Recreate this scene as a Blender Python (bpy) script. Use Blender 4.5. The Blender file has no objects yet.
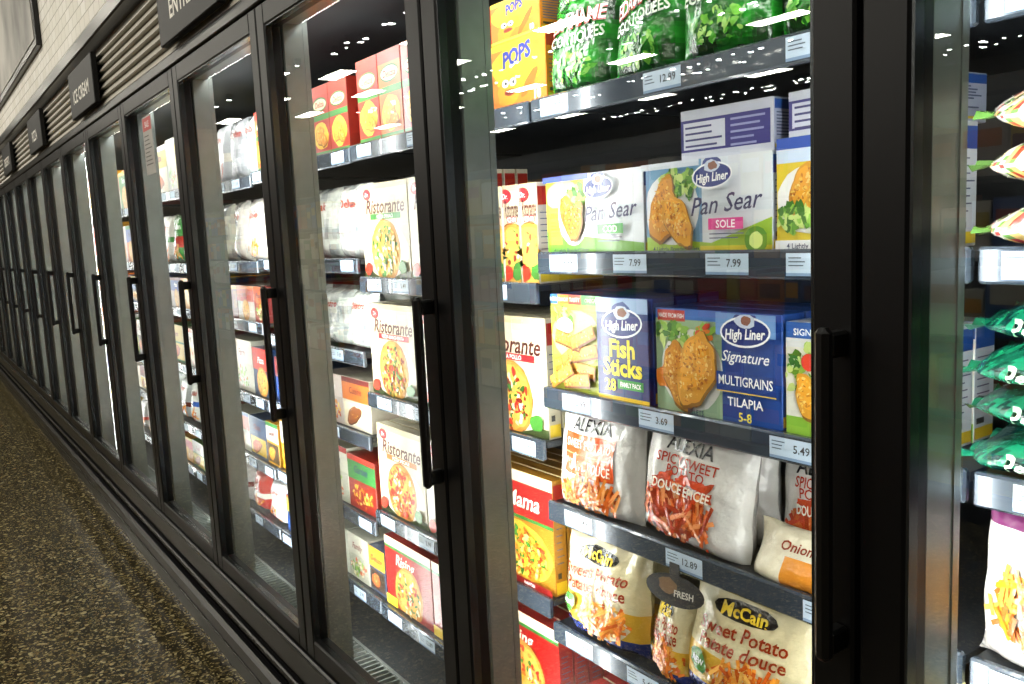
import bpy, math, random
from mathutils import Vector, Matrix, noise
scene = bpy.context.scene
R = random.Random(7)

def C(h):
    out = []
    for i in (0, 2, 4):
        c = int(h[i:i+2], 16)/255
        out.append(c/12.92 if c <= .04045 else ((c+.055)/1.055)**2.4)
    return tuple(out)
def jit(c, a=.15, r=R):
    k = 1+r.uniform(-a, a)
    return tuple(max(0, min(1, x*k*(1+r.uniform(-a, a)*.3))) for x in c)
def mix(a, b, t): return tuple(a[i]*(1-t)+b[i]*t for i in range(3))

# ---------------------------------------------------------------- materials
def newmat(name):
    m = bpy.data.materials.new(name); m.use_nodes = True
    nt = m.node_tree
    return m, nt, nt.nodes['Principled BSDF']
def simple(name, col, rough=.5, metal=0, coat=0, noise_s=0, noise_a=.1, bump=0, emis=None, es=0, spec=.5):
    m, nt, p = newmat(name)
    p.inputs['Base Color'].default_value = (*col, 1)
    p.inputs['Roughness'].default_value = rough
    p.inputs['Metallic'].default_value = metal
    p.inputs['Coat Weight'].default_value = coat
    p.inputs['Specular IOR Level'].default_value = spec
    if emis:
        p.inputs['Emission Color'].default_value = (*emis, 1); p.inputs['Emission Strength'].default_value = es
    if noise_s:
        tc = nt.nodes.new('ShaderNodeTexCoord'); n = nt.nodes.new('ShaderNodeTexNoise')
        n.inputs['Scale'].default_value = noise_s; n.inputs['Detail'].default_value = 5
        nt.links.new(tc.outputs['Object'], n.inputs['Vector'])
        mx = nt.nodes.new('ShaderNodeMixRGB'); mx.inputs[1].default_value = (*[c*(1-noise_a) for c in col], 1)
        mx.inputs[2].default_value = (*[min(1, c*(1+noise_a)) for c in col], 1)
        nt.links.new(n.outputs['Fac'], mx.inputs[0]); nt.links.new(mx.outputs[0], p.inputs['Base Color'])
        if bump:
            b = nt.nodes.new('ShaderNodeBump'); b.inputs['Strength'].default_value = bump
            b.inputs['Distance'].default_value = .005
            nt.links.new(n.outputs['Fac'], b.inputs['Height']); nt.links.new(b.outputs[0], p.inputs['Normal'])
    return m
def colmat(name, rough, coat=0, bump=0, bscale=30):
    m, nt, p = newmat(name)
    a = nt.nodes.new('ShaderNodeAttribute'); a.attribute_name = 'Col'
    tc = nt.nodes.new('ShaderNodeTexCoord'); n = nt.nodes.new('ShaderNodeTexNoise')
    nt.links.new(tc.outputs['Object'], n.inputs['Vector']); n.inputs['Scale'].default_value = bscale
    n.inputs['Detail'].default_value = 3
    mx = nt.nodes.new('ShaderNodeMixRGB'); mx.blend_type = 'MULTIPLY'; mx.inputs[0].default_value = .18
    nt.links.new(a.outputs['Color'], mx.inputs[1]); nt.links.new(n.outputs['Fac'], mx.inputs[2])
    nt.links.new(mx.outputs[0], p.inputs['Base Color'])
    p.inputs['Roughness'].default_value = rough; p.inputs['Coat Weight'].default_value = coat
    p.inputs['Coat Roughness'].default_value = .15
    if bump:
        b = nt.nodes.new('ShaderNodeBump'); b.inputs['Strength'].default_value = bump
        b.inputs['Distance'].default_value = .012
        nt.links.new(n.outputs['Fac'], b.inputs['Height']); nt.links.new(b.outputs[0], p.inputs['Normal'])
        nt.links.new(b.outputs[0], p.inputs['Coat Normal'])
    return m
M_CARD = colmat('printed_carton', .38, .25)
M_BAG = colmat('printed_plastic_film', .25, .5, .7, 24)
M_BLACK = simple('black_powder_coat', C('0e0e0f'), .3, 0, 0, 40, .2, spec=.45)
M_FRAME = simple('door_frame_black', C('060607'), .36, 0, 0, 60, .2, spec=.25)
M_EDGE = simple('frame_edge_trim', C('3c3f40'), .25, .8, 0, 60, .1)
M_MULL = simple('mullion_grey', C('868c88'), .3, .5, 0, 30, .15)
M_INNER = simple('freezer_liner', C('2a2d30'), .5, 0, 0, 8, .15)
M_SHELF = simple('shelf_steel', C('2c3036'), .35, .5, 0, 30, .2)
M_STRIP = simple('shelf_edge_strip', C('39424d'), .22, .3, .3, 20, .15)
M_TAG = colmat('price_tag_paper', .4)
M_LOUV = simple('louver_grey', C('b5b1a6'), .45, 0, 0, 12, .1)
M_HAND = simple('handle_black', C('040404'), .35, 0, 0, 50, .2, spec=.4)
M_SIGN = simple('sign_board', C('0b0b0b'), .5, 0, 0, 20, .2, spec=.3)
M_TXT = simple('sign_lettering', C('f4f1e8'), .5, 0, 0, 20, .03)
M_LED = simple('led_strip', (1, 1, 1), .5, emis=(.98, 1, .96), es=52)
M_FILL = simple('added_top_fill', (1, 1, 1), .5, emis=(1, 1, .97), es=32)  # glow of the added fill strips, not a lamp of the case
M_FLUO = simple('ceiling_light_panel', (1, 1, 1), .5, emis=(1, .94, .8), es=42)
M_SPOT = simple('ceiling_spot_lens', (1, 1, 1), .5, emis=(1, .97, .9), es=190)
M_CEIL = simple('ceiling_paint', C('2e2b28'), .8, 0, 0, 3, .15)
M_WALL = simple('wall_paint', C('5a554c'), .8, 0, 0, 3, .1)

def glass_mat():
    m = bpy.data.materials.new('door_glass'); m.use_nodes = True; nt = m.node_tree
    nt.nodes.remove(nt.nodes['Principled BSDF']); out = nt.nodes['Material Output']
    t = nt.nodes.new('ShaderNodeBsdfTransparent'); t.inputs[0].default_value = (.95, .965, .95, 1)
    g = nt.nodes.new('ShaderNodeBsdfGlossy'); g.inputs['Roughness'].default_value = .0
    g.inputs['Color'].default_value = (.95, 1, 1, 1)
    lw = nt.nodes.new('ShaderNodeLayerWeight'); lw.inputs['Blend'].default_value = .5
    pw = nt.nodes.new('ShaderNodeMath'); pw.operation = 'POWER'; pw.inputs[1].default_value = 5
    ml = nt.nodes.new('ShaderNodeMath'); ml.operation = 'MULTIPLY_ADD'; ml.inputs[1].default_value = .4; ml.inputs[2].default_value = .10
    mx = nt.nodes.new('ShaderNodeMixShader')
    nt.links.new(lw.outputs['Facing'], pw.inputs[0]); nt.links.new(pw.outputs[0], ml.inputs[0])
    nt.links.new(ml.outputs[0], mx.inputs[0]); nt.links.new(t.outputs[0], mx.inputs[1]); nt.links.new(g.outputs[0], mx.inputs[2])
    nt.links.new(mx.outputs[0], out.inputs['Surface'])
    return m
M_GLASS = glass_mat()

def terrazzo():
    m, nt, p = newmat('terrazzo_floor')
    tc = nt.nodes.new('ShaderNodeTexCoord')
    v = nt.nodes.new('ShaderNodeTexVoronoi'); v.inputs['Scale'].default_value = 85
    v2 = nt.nodes.new('ShaderNodeTexVoronoi'); v2.inputs['Scale'].default_value = 190
    for q in (v, v2): nt.links.new(tc.outputs['Object'], q.inputs['Vector'])
    s = nt.nodes.new('ShaderNodeSeparateColor'); nt.links.new(v.outputs['Color'], s.inputs[0])
    r = nt.nodes.new('ShaderNodeValToRGB'); nt.links.new(s.outputs[0], r.inputs[0])
    e = r.color_ramp; e.interpolation = 'CONSTANT'
    cols = [(0, '2c2618'), (.3, '4a4229'), (.55, '393220'), (.7, '6a5d3d'), (.86, '16130d'), (.93, 'ab9f76')]
    e.elements[0].color = (*C(cols[0][1]), 1); e.elements[1].position = cols[1][0]; e.elements[1].color = (*C(cols[1][1]), 1)
    for pos, c in cols[2:]:
        el = e.elements.new(pos); el.color = (*C(c), 1)
    s2 = nt.nodes.new('ShaderNodeSeparateColor'); nt.links.new(v2.outputs['Color'], s2.inputs[0])
    gt = nt.nodes.new('ShaderNodeMath'); gt.operation = 'GREATER_THAN'; gt.inputs[1].default_value = .9
    nt.links.new(s2.outputs[1], gt.inputs[0])
    mx = nt.nodes.new('ShaderNodeMixRGB'); mx.inputs[2].default_value = (*C('988c64'), 1)
    nt.links.new(gt.outputs[0], mx.inputs[0]); nt.links.new(r.outputs[0], mx.inputs[1])
    nt.links.new(mx.outputs[0], p.inputs['Base Color'])
    p.inputs['Roughness'].default_value = .16
    p.inputs['Specular IOR Level'].default_value = .6
    return m
M_FLOOR = terrazzo()
def brick():
    m, nt, p = newmat('white_brick')
    tc = nt.nodes.new('ShaderNodeTexCoord'); mp = nt.nodes.new('ShaderNodeMapping')
    mp.inputs['Rotation'].default_value = (math.pi/2, 0, 0)
    b = nt.nodes.new('ShaderNodeTexBrick'); b.inputs['Scale'].default_value = 4.5
    b.inputs['Color1'].default_value = (*C('fbf9f2'), 1); b.inputs['Color2'].default_value = (*C('eeebe0'), 1)
    b.inputs['Mortar'].default_value = (*C('b8b4a8'), 1); b.inputs['Mortar Size'].default_value = .012
    nt.links.new(tc.outputs['Object'], mp.inputs[0]); nt.links.new(mp.outputs[0], b.inputs['Vector'])
    nt.links.new(b.outputs['Color'], p.inputs['Base Color']); p.inputs['Roughness'].default_value = .6
    bp = nt.nodes.new('ShaderNodeBump'); bp.inputs['Strength'].default_value = .4; bp.invert = True
    nt.links.new(b.outputs['Fac'], bp.inputs['Height']); nt.links.new(bp.outputs[0], p.inputs['Normal'])
    return m
M_BRICK = brick()

# ---------------------------------------------------------------- builder
class B:
    def __init__(s): s.v = []; s.f = []; s.c = []; s.m = []; s.sm = []; s.T = Matrix.Identity(4)
    def add(s, pts, faces, cols, mat=0, smooth=False):
        o = len(s.v); T = s.T
        s.v += [tuple(T @ Vector(p)) for p in pts]
        one = isinstance(cols[0], (float, int))
        for i, f in enumerate(faces):
            s.f.append([k+o for k in f]); s.c.append(cols if one else cols[i]); s.m.append(mat); s.sm.append(smooth)
    def face(s, pts, col, mat=0): s.add(pts, [list(range(len(pts)))], col, mat)
    def box(s, x0, x1, y0, y1, z0, z1, col=(.5, .5, .5), c=0, mat=0):
        lo = (x0, y0, z0); hi = (x1, y1, z1)
        P = []; idx = {}
        if c <= 0:
            for sx in (0, 1):
                for sy in (0, 1):
                    for sz in (0, 1): P.append(((x0, x1)[sx], (y0, y1)[sy], (z0, z1)[sz]))
            s.add(P, [(0, 1, 3, 2), (4, 6, 7, 5), (0, 4, 5, 1), (2, 3, 7, 6), (0, 2, 6, 4), (1, 5, 7, 3)], col, mat); return
        for ax in range(3):
            for sx in (0, 1):
                for sy in (0, 1):
                    for sz in (0, 1):
                        sg = (sx, sy, sz); p = []
                        for k in range(3):
                            base = hi[k] if sg[k] else lo[k]
                            if k != ax: base += -c if sg[k] else c
                            p.append(base)
                        idx[(ax, sg)] = len(P); P.append(tuple(p))
        F = []; ctr = Vector([(lo[k]+hi[k])/2 for k in range(3)])
        def addf(ids):
            pts = [Vector(P[i]) for i in ids]; n = (pts[1]-pts[0]).cross(pts[2]-pts[0])
            m = sum(pts, Vector())/len(pts)
            F.append(ids if n.dot(m-ctr) > 0 else ids[::-1])
        for ax in range(3):
            a, b_ = [k for k in range(3) if k != ax]
            for sg in (0, 1):
                q = []
                for (i, j) in ((0, 0), (1, 0), (1, 1), (0, 1)):
                    t = [0]*3; t[ax] = sg; t[a] = i; t[b_] = j; q.append(idx[(ax, tuple(t))])
                addf(q)
            for i in (0, 1):
                for j in (0, 1):
                    t0 = [0]*3; t0[a] = i; t0[b_] = j; t1 = list(t0); t1[ax] = 1; t0[ax] = 0
                    addf([idx[(a, tuple(t0))], idx[(a, tuple(t1))], idx[(b_, tuple(t1))], idx[(b_, tuple(t0))]])
        for sx in (0, 1):
            for sy in (0, 1):
                for sz in (0, 1): addf([idx[(k, (sx, sy, sz))] for k in range(3)])
        s.add(P, F, col, mat)
    def obj(s, name, mats, loc=(0, 0, 0), parent=None, mesh_only=False):
        me = bpy.data.meshes.new(name); me.from_pydata(s.v, [], s.f)
        for m in mats: me.materials.append(m)
        me.polygons.foreach_set('material_index', s.m); me.polygons.foreach_set('use_smooth', s.sm)
        ca = me.color_attributes.new('Col', 'FLOAT_COLOR', 'CORNER'); arr = []
        for f, c in zip(s.f, s.c): arr += [c[0], c[1], c[2], 1.0]*len(f)
        ca.data.foreach_set('color', arr); me.update()
        o = bpy.data.objects.new(name, me); scene.collection.objects.link(o); o.location = loc
        if parent: o.parent = parent
        return o
def empty(name, loc=(0, 0, 0)):
    e = bpy.data.objects.new(name, None); e.location = loc; scene.collection.objects.link(e); return e

_tc = {}
def text_mesh(t, shear, wt):
    k = (t, shear, wt)
    if k in _tc: return _tc[k]
    cu = bpy.data.curves.new('t', 'FONT'); cu.body = t; cu.shear = shear; cu.offset = wt; cu.resolution_u = 2
    o = bpy.data.objects.new('t', cu); scene.collection.objects.link(o)
    bpy.context.view_layer.update()
    e = o.evaluated_get(bpy.context.evaluated_depsgraph_get()); me = e.to_mesh()
    vs = [(v.co.x, v.co.y) for v in me.vertices]; fs = [list(p.vertices) for p in me.polygons]
    e.to_mesh_clear(); bpy.data.objects.remove(o); bpy.data.curves.remove(cu)
    if not vs: vs = [(0, 0)]
    x0 = min(v[0] for v in vs); x1 = max(v[0] for v in vs)
    vs = [(v[0]-(x0+x1)/2, v[1]-.35) for v in vs]
    _tc[k] = (vs, fs, x1-x0); return _tc[k]

class Art:
    """draws printed artwork on a surface; u,v metres from bottom-left of the package face"""
    def __init__(s, b, mp, w, h, sub=1, mat=0, step=.00003): s.b = b; s.mp = mp; s.w = w; s.h = h; s.sub = sub; s.mat = mat; s.l = .0004; s.st = step
    def up(s): s.l += s.st
    def rect(s, u0, v0, u1, v1, col):
        n = s.sub; s.up(); P = []; F = []
        for j in range(n+1):
            for i in range(n+1): P.append(s.mp(u0+(u1-u0)*i/n, v0+(v1-v0)*j/n, s.l))
        for j in range(n):
            for i in range(n): a = j*(n+1)+i; F.append((a, a+1, a+n+2, a+n+1))
        s.b.add(P, F, col, s.mat, s.sub > 1)
    def poly(s, pts, col):
        s.up(); s.b.add([s.mp(u, v, s.l) for u, v in pts], [list(range(len(pts)))], col, s.mat)
    def blob(s, cu, cv, ru, rv, col, rot=0, j=0, n=14, r=R, rr=None):
        s.up(); cr, sr = math.cos(rot), math.sin(rot); rings = 3 if s.sub > 1 and max(ru, rv) > .015 else 1
        if rr is None: rr = [1+r.uniform(-j, j) for _ in range(n)]
        P = [s.mp(cu, cv, s.l)]; F = []
        for k in range(1, rings+1):
            for i in range(n):
                a = 2*math.pi*i/n; q = rr[i]*k/rings; x = math.cos(a)*ru*q; y = math.sin(a)*rv*q
                U = min(max(cu+x*cr-y*sr, .001), s.w-.001); V = min(max(cv+x*sr+y*cr, .001), s.h-.001)
                P.append(s.mp(U, V, s.l))
        for i in range(n): F.append((0, 1+i, 1+(i+1) % n))
        for k in range(1, rings):
            for i in range(n):
                a = 1+(k-1)*n; F.append((a+i, a+n+i, a+n+(i+1) % n, a+(i+1) % n))
        s.b.add(P, F, col, s.mat, s.sub > 1)
    def bar(s, cu, cv, l, t, rot, col):
        s.up(); cr, sr = math.cos(rot), math.sin(rot); P = []
        for x, y in ((-l/2, -t/2), (l/2, -t/2), (l/2, t/2), (-l/2, t/2)):
            U = min(max(cu+x*cr-y*sr, .001), s.w-.001); V = min(max(cv+x*sr+y*cr, .001), s.h-.001); P.append(s.mp(U, V, s.l))
        s.b.add(P, [(0, 1, 2, 3)], col, s.mat)
    def text(s, t, cu, cv, size, col, shear=0, wt=.012, maxw=None, rot=0):
        vs, fs, w = text_mesh(t, shear, wt); s.l += .0002
        k = size/.7; kx = k
        if maxw and w*kx > maxw: kx = maxw/w
        cr, sr = math.cos(rot), math.sin(rot)
        s.b.add([s.mp(cu+x*kx*cr-y*k*sr, cv+x*kx*sr+y*k*cr, s.l) for x, y in vs], fs, col, s.mat)
    # food pictures
    def fillet(s, cu, cv, ru, rv, rot=0, n=70, base='d99a2b'):
        """crumbed fish fillet: tapered tail end, ragged edge, crumb speckle"""
        c = C(base); N = 30; ph = R.uniform(0, 6.28)
        ax = 1 if rv >= ru else 0
        rr = []
        for i in range(N):
            a = 2*math.pi*i/N; t = math.sin(a) if ax else math.cos(a)
            rr.append(1-.20*max(0, t)*(abs(math.cos(a) if ax else math.sin(a))**.7)+.07*math.sin(3*a+ph)+.04*math.sin(7*a+ph*2)+R.uniform(-.03, .03))
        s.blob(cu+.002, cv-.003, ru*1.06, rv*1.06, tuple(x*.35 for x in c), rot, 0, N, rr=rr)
        s.blob(cu, cv, ru, rv, c, rot, 0, N, rr=rr)
        s.blob(cu-ru*.12, cv+rv*.12, ru*.7, rv*.72, tuple(min(1, x*1.25) for x in c), rot, 0, N, rr=rr)
        for _ in range(n):
            a = R.uniform(0, 6.28); q = math.sqrt(R.random())*.84*rr[int(a/6.2832*N) % N]; x = math.cos(a)*ru*q; y = math.sin(a)*rv*q
            s.blob(cu+x*math.cos(rot)-y*math.sin(rot), cv+x*math.sin(rot)+y*math.cos(rot), R.uniform(.0012, .004), R.uniform(.0008, .0025),
                   R.choice([C('f0c55a'), C('a86212'), C('e2a83c'), C('c77d1c'), C('f5d583')]), R.uniform(0, 3), .3, 6)
    def pizza(s, cu, cv, r_, n=90, top=('c8321e', '3f7a2a', 'f6eac0', 'e8b84a', '8a2a16')):
        s.blob(cu, cv, r_, r_, C('8a4e16'), 0, .02, 28); s.blob(cu, cv, r_*.97, r_*.97, C('c98a38'), 0, .03, 28)
        s.blob(cu, cv, r_*.86, r_*.86, C('dca94c'), 0, .05, 28)
        for _ in range(n):
            a = R.uniform(0, 6.28); q = math.sqrt(R.random())*.82*r_
            s.blob(cu+math.cos(a)*q, cv+math.sin(a)*q, R.uniform(.05, .13)*r_, R.uniform(.03, .09)*r_, jit(C(R.choice(top)), .25), R.uniform(0, 3), .3, 7)
    def fries(s, cu, cv, ru, rv, n=60, cols=('e8791c', 'f09a34', 'c9560f', 'f6b65a'), L=.045):
        for _ in range(n):
            a = R.uniform(0, 6.28); q = math.sqrt(R.random())
            s.bar(cu+math.cos(a)*q*ru, cv+math.sin(a)*q*rv, R.uniform(.5, 1)*L, L*.13, R.gauss(1.2, .7), jit(C(R.choice(cols)), .15))
    def salad(s, cu, cv, ru, rv, n=40, cols=('5f9a2c', '8fc04a', '3c7320', 'c6dd82')):
        for _ in range(n):
            a = R.uniform(0, 6.28); q = math.sqrt(R.random())
            s.blob(cu+math.cos(a)*q*ru, cv+math.sin(a)*q*rv, R.uniform(.003, .011), R.uniform(.002, .007), C(R.choice(cols)), R.uniform(0, 3), .35, 8)
    def logo(s, cu, cv, ru, t='High Liner'):
        s.blob(cu, cv+ru*.42, ru*.46, ru*.3, C('2a3f8a'), 0, .08, 14)
        s.blob(cu, cv, ru, ru*.5, C('f4f6fa'), .05, 0, 24); s.blob(cu, cv, ru*.93, ru*.43, C('1a2f7a'), .05, 0, 24)
        s.blob(cu, cv+ru*.34, ru*.4, ru*.24, C('c8d2e6'), 0, .12, 12); s.blob(cu+ru*.05, cv+ru*.36, ru*.22, ru*.16, C('8a5a4a'), 0, .2, 10)
        s.text(t, cu, cv-ru*.06, ru*.32, C('ffffff'), .2, .025, ru*1.6, .05)
    def lines(s, u0, v, u1, n, col, dv=.006, t=.0018):
        for i in range(n):
            s.rect(u0, v-i*dv, u0+(u1-u0)*R.uniform(.6, 1), v-i*dv+t, col)

def carton(b, w, h, d, side, T=None):
    if T is not None: b.T = T
    b.box(-w/2, w/2, 0, d, 0, h, side, c=.0012)
    return Art(b, lambda u, v, l: (u-w/2, -l, v), w, h)
def side_art(b, w, h, d, c1, c2):
    for sg in (1, -1):
        S = Art(b, lambda u, v, l: (sg*(w/2+l), u if sg == 1 else d-u, v), d, h)
        S.rect(.002, h*.78, d-.002, h*.96, C(c1)); S.rect(.002, .004, d-.002, h*.12, C(c2))
        S.lines(.006, h*.7, d-.006, 8, C('50587a'), h*.06); S.rect(.006, h*.15, d*.5, h*.2, C('303030'))

def bag(b, w, h, t, colf, seed, nx=26, ny=28, T=None, full=True):
    if T is not None: b.T = T
    def mp(u, v, l, side=1):
        a = max(-1, min(1, 2*u/w-1)); q = max(-1, min(1, 2*v/h-1))
        k = max(0, 1-abs(a)**3)**.55; kb = max(0, 1-abs(q)**5)**.5
        bul = t/2*k*kb*(1-.22*q)
        env = (k*kb)**.5
        wr = (noise.noise(Vector((u*16, v*13, seed*3.1+side)))*.010+noise.noise(Vector((u*45, v*30, seed*1.7)))*.004)*env
        x = (u-w/2)*(1-.05*kb+.03*noise.noise(Vector((v*18, seed, side*0)))) + .004*noise.noise(Vector((v*20, seed*2.3, 1)))
        z = v+.004*noise.noise(Vector((u*22, seed*1.3, 5)))*abs(q)**4
        if q > .9: wr += .0015*math.sin(u*260)
        return (x, t/2-(bul+wr)*side-l, max(z, 0))
    P = []; F = []; Cc = []
    for sd in (1, -1):
        o = len(P)
        for j in range(ny+1):
            for i in range(nx+1): P.append(mp(w*i/nx, h*j/ny, 0, sd))
        for j in range(ny):
            for i in range(nx):
                a = o+j*(nx+1)+i; f = (a, a+1, a+nx+2, a+nx+1)
                F.append(f if sd == 1 else f[::-1]); Cc.append(colf((i+.5)/nx, (j+.5)/ny))
    b.add(P, F, Cc, 0, True)
    return Art(b, lambda u, v, l: mp(u, v, l+.0011), w, h, 6)

def pillow(b, a, bb, c, colf, seed, T, nu=64, nv=18):
    """plump bag lying flat: superellipsoid with a thin crimped rim"""
    b.T = T; e1, e2 = 1.15, .42
    sp = lambda x, p: math.copysign(abs(x)**p, x)
    P = []; F = []; Cc = []
    for j in range(nv+1):
        eta = -math.pi/2+math.pi*j/nv
        for i in range(nu):
            om = 2*math.pi*i/nu
            x = a*sp(math.cos(eta), e1)*sp(math.cos(om), e2); y = bb*sp(math.cos(eta), e1)*sp(math.sin(om), e2); z = c*sp(math.sin(eta), e1)
            n = noise.noise(Vector((x*26, y*26, z*40+seed*5)))
            k = 1+.07*n; z2 = z*(1+.35*noise.noise(Vector((x*30, y*30, seed))))+.007*noise.noise(Vector((x*13, y*13, seed*2)))
            P.append((x*k, y*k, z2))
    for j in range(nv):
        for i in range(nu):
            F.append((j*nu+i, j*nu+(i+1) % nu, (j+1)*nu+(i+1) % nu, (j+1)*nu+i)); Cc.append(colf(i/nu*4 % 1, j/nv))
    b.add(P, F, Cc, 0, True)
    for sg in (1, -1):   # crimped end seams
        Q = []; n = 18
        for i in range(n+1):
            y = -bb*.9+1.8*bb*i/n; zz = .003*math.sin(i*2.3+seed)
            Q += [(sg*a*.9, y*.92, zz), (sg*(a+.006), y, zz+.005*math.sin(i*1.7+seed))]
        b.add(Q, [(2*i, 2*i+1, 2*i+3, 2*i+2) for i in range(n)], colf(.1, .1), 0, True)
    def mp(u, v, l):
        x = u-a; z = (v-c)
        q = max(0, (max(0, 1-abs(z/c)**(2/e1)))**(e1/e2)-abs(x/a)**(2/e2))
        return (x, -bb*q**(e2/2)*1.03-.004-l, z+.003)
    return Art(b, mp, 2*a, 2*c, 4)

# ---------------------------------------------------------------- designs
def d_pansear(A, kind):
    w, h = A.w, A.h
    A.rect(0, 0, w, h, C('dce3ea'))
    if kind == 'COD':
        A.rect(0, 0, w*.42, h, C('d4ba34')); A.blob(w*.2, h*.75, .05, .03, C('e6dc8a'), 0, .1)
        A.poly([(0, 0), (w, 0), (w, h*.12), (w*.5, h*.2), (0, h*.3)], C('6aa62e')); band = C('2f9a3a')
        A.rect(w*.03, h*.12, w*.16, h*.6, C('ead63e')); A.text('ZERO', w*.095, h*.5, .009, C('1f3a1f'), maxw=.03); A.lines(w*.04, h*.4, w*.15, 5, C('4a6a2a'))
        A.blob(w*.3, h*.48, .042, .052, C('ecece8'), 0, .02, 20)
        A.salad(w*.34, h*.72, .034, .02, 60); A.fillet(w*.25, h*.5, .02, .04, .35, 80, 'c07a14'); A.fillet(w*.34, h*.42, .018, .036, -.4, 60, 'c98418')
        tu = w*.71
    else:
        A.rect(0, 0, w*.48, h, C('6f9fc6')); A.poly([(0, 0), (w, 0), (w, h*.35), (w*.55, h*.1), (0, h*.18)], C('a0c43c'))
        A.rect(w*.46, 0, w, h*.07, C('dccb3a'))
        A.blob(w*.22, h*.48, .058, .055, C('e8ecf0'), 0, .02, 22)
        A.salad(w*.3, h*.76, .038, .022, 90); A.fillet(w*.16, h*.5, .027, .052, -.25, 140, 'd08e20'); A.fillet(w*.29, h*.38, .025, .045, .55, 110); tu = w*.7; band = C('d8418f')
        A.blob(w*.92, h*.12, .02, .02, C('5d8f2a'), 0, .03); A.blob(w*.92, h*.12, .012, .012, C('d6e88a'), 0, .05)
    A.rect(0, h*.93, w*.5, h, C('3d4f9a') if kind == 'COD' else C('cfd8e4'))
    A.logo(w*.6, h*.81, .038)
    A.text('Pan Sear', tu, h*.52, .026, C('39365e'), .35, .008, w*.55, .06)
    A.rect(tu-.032, h*.24, tu+.032, h*.36, band); A.text(kind, tu, h*.30, .011, C('ffffff'), 0, .015)
    A.lines(tu-.03, h*.19, tu+.035, 2, C('6b6f86')); A.text('4 Lightly Breaded Fillets', w*.3, h*.045, .007, C('1b2b5b'), 0, .01, w*.5)

def d_fishsticks(A):
    w, h = A.w, A.h; s_ = w*.53
    A.rect(0, 0, s_, h, C('b4be3c')); A.blob(s_*.5, h*.55, .07, .05, C('d6da84'), 0, .1)
    A.rect(0, h*.9, w*.08, h, C('2c67b8')); A.rect(w*.08, h*.9, w*.2, h, C('e8792a')); A.rect(w*.2, h*.9, w*.33, h, C('c93327')); A.rect(w*.33, h*.9, s_, h, C('3f9a3f'))
    for k in range(4): A.text(['NEW', 'CRUNCHY', 'TASTY', 'OMEGA'][k], [w*.04, w*.14, w*.265, w*.43][k], h*.95, .007, C('fff6d8'), 0, .015, .03)
    A.salad(s_*.25, h*.78, .03, .015, 40); A.blob(s_*.3, h*.68, .024, .015, C('f2ebdc'), 0, .02)
    A.blob(s_*.3, h*.685, .018, .009, C('faf8ee'), 0, .1)
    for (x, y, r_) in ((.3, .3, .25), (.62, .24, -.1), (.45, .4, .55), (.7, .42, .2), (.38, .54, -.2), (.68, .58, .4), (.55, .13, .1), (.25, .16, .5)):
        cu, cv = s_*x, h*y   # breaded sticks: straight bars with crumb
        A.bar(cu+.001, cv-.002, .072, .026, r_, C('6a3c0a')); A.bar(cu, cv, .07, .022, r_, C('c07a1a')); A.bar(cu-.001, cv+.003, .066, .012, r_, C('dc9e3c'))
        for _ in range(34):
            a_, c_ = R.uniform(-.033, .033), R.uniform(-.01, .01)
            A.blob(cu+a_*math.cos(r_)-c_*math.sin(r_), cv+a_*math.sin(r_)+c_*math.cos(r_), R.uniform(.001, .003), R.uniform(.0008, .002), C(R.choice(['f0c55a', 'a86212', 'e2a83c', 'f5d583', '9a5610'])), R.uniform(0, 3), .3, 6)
    A.rect(s_, 0, w, h, C('12286e')); A.rect(s_, h*.86, w, h, C('9db8e0')); A.rect(s_, 0, w, h*.05, C('f0c92a'))
    cu = (s_+w)/2
    A.logo(cu, h*.76, .05)
    A.text('Fish', cu, h*.52, .029, C('f7e43a'), 0, .035); A.text('Sticks', cu, h*.34, .029, C('f7e43a'), 0, .035, w*.43)
    A.rect(cu-.012, h*.13, cu+.05, h*.22, C('2f9a3a')); A.text('FAMILY PACK', cu+.02, h*.175, .008, C('ffffff'), 0, .02, .05)
    A.text('28', cu-.03, h*.16, .02, C('f7e43a'), 0, .03)

def d_tilapia(A):
    w, h = A.w, A.h; s_ = w*.56
    A.rect(0, 0, w, h, C('1f4a9c')); A.rect(0, 0, s_, h, C('9cba98')); A.rect(0, h*.9, s_, h, C('3c6fc0'))
    A.rect(w*.02, h*.88, w*.26, h*.985, C('c23a2e')); A.text('MADE FROM FISH', w*.14, h*.932, .007, C('fff'+'fff'), 0, .015, w*.22)
    A.blob(s_*.55, h*.42, .064, .064, C('e8eae6'), 0, .02, 24)
    A.salad(s_*.25, h*.74, .035, .02, 60); A.blob(s_*.2, h*.35, .028, .02, C('e8862a'), .5, .2); A.salad(s_*.75, h*.78, .02, .014, 20, ('d8452a', 'f08a3a', '8fc04a'))
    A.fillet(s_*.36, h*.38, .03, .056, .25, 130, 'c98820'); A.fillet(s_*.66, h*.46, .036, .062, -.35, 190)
    A.rect(s_, h*.8, w, h, C('6f9ad4')); cu = (s_+w)/2
    A.rect(s_, h*.3, w, h*.47, C('1c3f8c')); A.rect(s_, h*.29, w, h*.3, C('f2cc3a'))
    A.logo(cu, h*.84, .045); A.text('Signature', cu, h*.62, .016, C('ffffff'), .3, .005, w*.38)
    A.text('MULTIGRAINS', cu, h*.4, .014, C('ffffff'), 0, .012, w*.4); A.text('TILAPIA', cu, h*.21, .013, C('ffffff'), 0, .012)
    A.text('5-8', cu, h*.08, .013, C('f7e43a'), 0, .012); A.text('FILLETS', s_*.7, h*.05, .007, C('1b2b5b'))

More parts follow.
